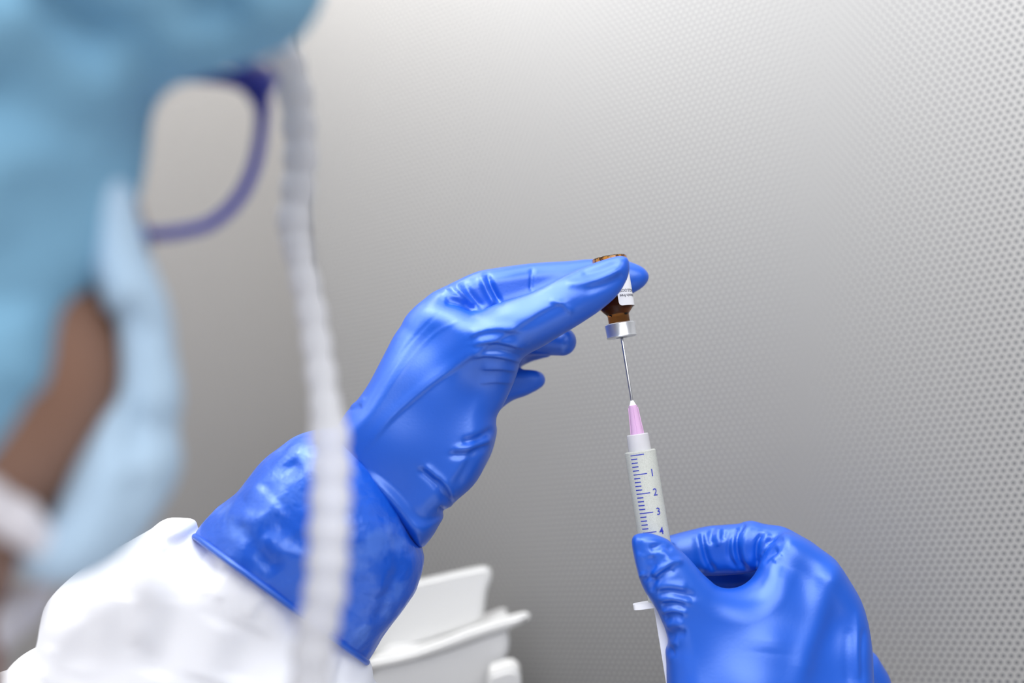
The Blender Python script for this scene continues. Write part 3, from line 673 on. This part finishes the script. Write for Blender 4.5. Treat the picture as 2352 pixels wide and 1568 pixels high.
capo['label'] = 'soft light blue cap covering head and ear'
# mask
maskS = Slab([(218, 420), (262, 405), (300, 440), (325, 520), (345, 600), (372, 700), (388, 800), (404, 880), (404, 930), (392, 985), (396, 1040), (400, 1070), (386, 1130), (352, 1200), (300, 1270), (215, 1330), (120, 1340), (50, 1300), (62, 1240), (130, 1185), (180, 1110), (225, 1010), (262, 900), (268, 800), (252, 700), (228, 610), (212, 510)],
             [(260, 480, 238, 9), (310, 650, 240, 13), (360, 900, 244, 16), (340, 1080, 244, 18), (150, 1270, 238, 16)], 11, h=1, sm=3)
fl = []
cr([(255, 700), (285, 770), (290, 860), (280, 960)], 5, -6); cr([(300, 760), (330, 860), (330, 960), (300, 1080)], 4, -3); cr([(300, 700), (360, 790)], 3, -4); cr([(330, 960), (400, 1000)], 3, -4); cr([(290, 1100), (350, 1150)], 4, -2)
mk = implicit('face_mask', Union([(maskS, 0)]), 1.6, MASKM, fl, ref=240, it=2, extra=lambda V, N: noise3(V, 0.12, 4) * 0.8); adopt(mk, person)
mk['label'] = 'pale blue pleated face mask'
st = implicit('mask_strap', Union([(Cone([(-250, 1120, 216, 5), (-60, 1140, 214, 5), (40, 1195, 222, 4.5), (110, 1255, 230, 4)]), 0)]), 1.2, STRAPM); adopt(st, person)
# hood collar below the chin
colS = Slab([(-600, 1480), (-200, 1400), (10, 1345), (100, 1325), (190, 1300), (262, 1262), (268, 1276), (215, 1300), (150, 1340), (92, 1400), (70, 1450), (10, 1495), (-60, 1560), (-200, 2100), (-700, 2300), (-900, 1900)],
            [(-300, 1700, 240, 50), (200, 1330, 262, 14), (0, 1460, 255, 30)], 20, h=2, sm=4, pad=60)
co = implicit('coverall_collar', Union([(colS, 0)]), 2.2, COLLARM, ref=250, it=2, extra=lambda V, N: noise3(V, 0.10, 6) * 1.0); adopt(co, person)

# glasses
gl = bpy.data.objects.new('eyeglasses', None); COL.objects.link(gl); gl.empty_display_size = 0.01
adopt(gl, person); gl['label'] = 'eyeglasses with dark blue-purple rim'
loop = catmull([(268, 300), (318, 215), (400, 178), (500, 180), (575, 196), (601, 240), (597, 320), (577, 400), (540, 465), (485, 512), (420, 531), (350, 537), (285, 515), (245, 450), (240, 370)], 8)
def gz(x, y): return 0.262 + (x - 420) * 0.00003
rp = [P(x, y, gz(x, y)) for x, y in loop]
rr = [(1.75 + 1.5 * math.exp(-((x - 595) ** 2 + (y - 200) ** 2) / 45 ** 2)) * mm for x, y in loop]
V, Fc = tube(rp, rr, 14, True); rim = link('rim', fix(mesh('rim', V, Fc)), RIMM); 
def sub(o): o.parent = gl; return o
sub(rim)
n = len(loop); fr_ = Vector(M @ (0, 0, 1)) * 0.0006
V = [p + fr_ for p in rp] + [p - fr_ for p in rp]; Fc = [tuple(range(n)), tuple(range(2 * n - 1, n - 1, -1))] + [(k, (k + 1) % n, n + (k + 1) % n, n + k) for k in range(n)]
sub(link('lens', fix(mesh('lens', V, Fc, False)), LENSM))
V, Fc = tube([P(604, 200, gz(604, 0)), P(612, 180, 0.262), P(596, 166, 0.256), P(555, 155, 0.248), P(500, 130, 0.240), P(400, 90, 0.225)], [3.0 * mm, 3.2 * mm, 2.8 * mm, 2.4 * mm, 1.8 * mm, 1.8 * mm], 12)
sub(link('temple', fix(mesh('temple', V, Fc)), RIMM))
V, Fc = tube([P(242, 350, 0.2316), P(190, 330, 0.232), P(140, 345, 0.231)], 1.4 * mm, 12)
sub(link('bridge', fix(mesh('bridge', V, Fc)), RIMM))
loop2 = [(x - 480, y + 20) for x, y in [(2 * 360 - a, b) for a, b in loop]]
V, Fc = tube([P(x, y, 0.2295 + (x - 140) * 0.00003) for x, y in loop2], 1.35 * mm, 14, True); sub(link('rim', fix(mesh('rim', V, Fc)), RIMM))

# ------------------------------------------------------------------ ruffled translucent strip hanging in front of the wrist
pth = catmull([(440, 40), (520, 72), (590, 92), (640, 120), (670, 175), (684, 260), (690, 360), (682, 450), (676, 520), (692, 610), (712, 700), (728, 800), (742, 900), (756, 1000), (760, 1100), (757, 1200), (752, 1300), (742, 1390), (722, 1470), (712, 1600), (705, 1800)], 24, closed=False)
acc = 0; V = []; Fc = []; nn = 24; last = None
for i, (x, y) in enumerate(pth):
    if last is not None: acc += math.hypot(x - last[0], y - last[1])
    last = (x, y)
    rad = (4.0 if y > 560 else 4.6) + (1.0 if y > 950 else 0)
    bead = 0.84 + 0.2 * abs(math.sin(math.pi * acc / 72.0)) ** 0.8
    c = P(x, y, 0.292 + 0.02 * math.sin(y / 300) - 0.035 * max(0, 1 - i / 70) ** 2); d = (P(*pth[min(i + 1, len(pth) - 1)], 0.292) - P(*pth[max(i - 1, 0)], 0.292)).normalized()
    u = d.cross(Vector(M @ (0, 0, 1))).normalized(); v = d.cross(u)
    for k in range(nn):
        a = 2 * math.pi * k / nn; V.append(c + (u * math.cos(a) * 1.15 + v * math.sin(a) * 0.7) * rad * bead * mm)
for i in range(len(pth) - 1):
    for k in range(nn): k2 = (k + 1) % nn; Fc.append((i * nn + k, i * nn + k2, (i + 1) * nn + k2, (i + 1) * nn + k))
sp = link('beaded_cord', fix(mesh('beaded_cord', V, Fc)), STRIP, label='blurred white translucent beaded cord hanging in front of the blue cuff', category='cord')

# ------------------------------------------------------------------ white tubs standing on the work surface
def prism(name, outline, z, dz, m, parent=None, curve=4, bev=0.002, tilt=0.0):
    """solid with the outline as its face, its own depth dz (m)"""
    pl = catmull(outline, curve); bm = bmesh.new(); n = len(pl)
    fw = Vector(M @ (0, 0, 1))
    a = [bm.verts.new(P(x, y, z + tilt * (x - outline[0][0]))) for x, y in pl]
    b = [bm.verts.new(v.co + fw * dz) for v in a]
    bm.faces.new(a); bm.faces.new(b[::-1])
    for k in range(n): bm.faces.new((a[k], b[k], b[(k + 1) % n], a[(k + 1) % n]))
    bmesh.ops.recalc_face_normals(bm, faces=bm.faces)
    ed = [e for e in bm.edges if abs((e.verts[0].co - e.verts[1].co).normalized().dot(fw)) < 0.5]
    bmesh.ops.bevel(bm, geom=ed, offset=bev, segments=3, affect='EDGES')
    me = bpy.data.meshes.new(name); bm.to_mesh(me); bm.free(); autosmooth(me, 40)
    o = link(name, me, m)
    if parent: adopt(o, parent)
    return o
yb = down_to(1000, 0.592); yj = down_to(1150, 0.566)
tub = thing('storage_tub', P(1000, 1900, 0.60), 'white open-lidded plastic tub standing behind the blue cuff, before the perforated wall', 'tub')
prism('lid', [(900, 1345), (961, 1334), (1024, 1320), (1079, 1308), (1112, 1303), (1126, 1311), (1127, 1330), (1119, 1353), (1114, 1381), (1110, 1409), (1095, 1434), (1010, 1465), (900, 1500), (860, 1510), (850, 1440)], 0.618, 0.006, TUBM, tub)
prism('rim', [(845, 1519), (900, 1508), (960, 1493), (1020, 1471), (1079, 1448), (1134, 1430), (1189, 1416), (1207, 1413), (1217, 1420), (1198, 1433), (1161, 1448), (1100, 1468), (1040, 1490), (980, 1510), (900, 1532), (845, 1540)], 0.590, 0.010, TUBM, tub)
prism('body', [(860, 1530), (960, 1508), (1060, 1478), (1140, 1450), (1160, 1448), (1168, 1465), (1169, 1485), (1163, 1510), (1150, 1545), (1130, 1640), (1110, yb - 20), (1090, yb), (940, yb), (915, yb - 20), (840, 1750)], 0.592, 0.05, TUBB, tub, curve=3)
t2 = thing('specimen_jar', P(1150, 1900, 0.6), 'small white rounded jar low beside the open-lidded tub', 'jar')
prism('body', [(1120, 1560), (1143, 1545), (1171, 1537), (1189, 1545), (1196, 1562), (1197, 1600), (1197, 1680), (1197, 1900), (1197, yj - 90), (1196, yj - 12), (1184, yj), (1134, yj), (1122, yj - 12), (1120, yj - 90), (1120, 1900), (1120, 1640)], 0.566, 0.022, TUBM, t2, curve=3)
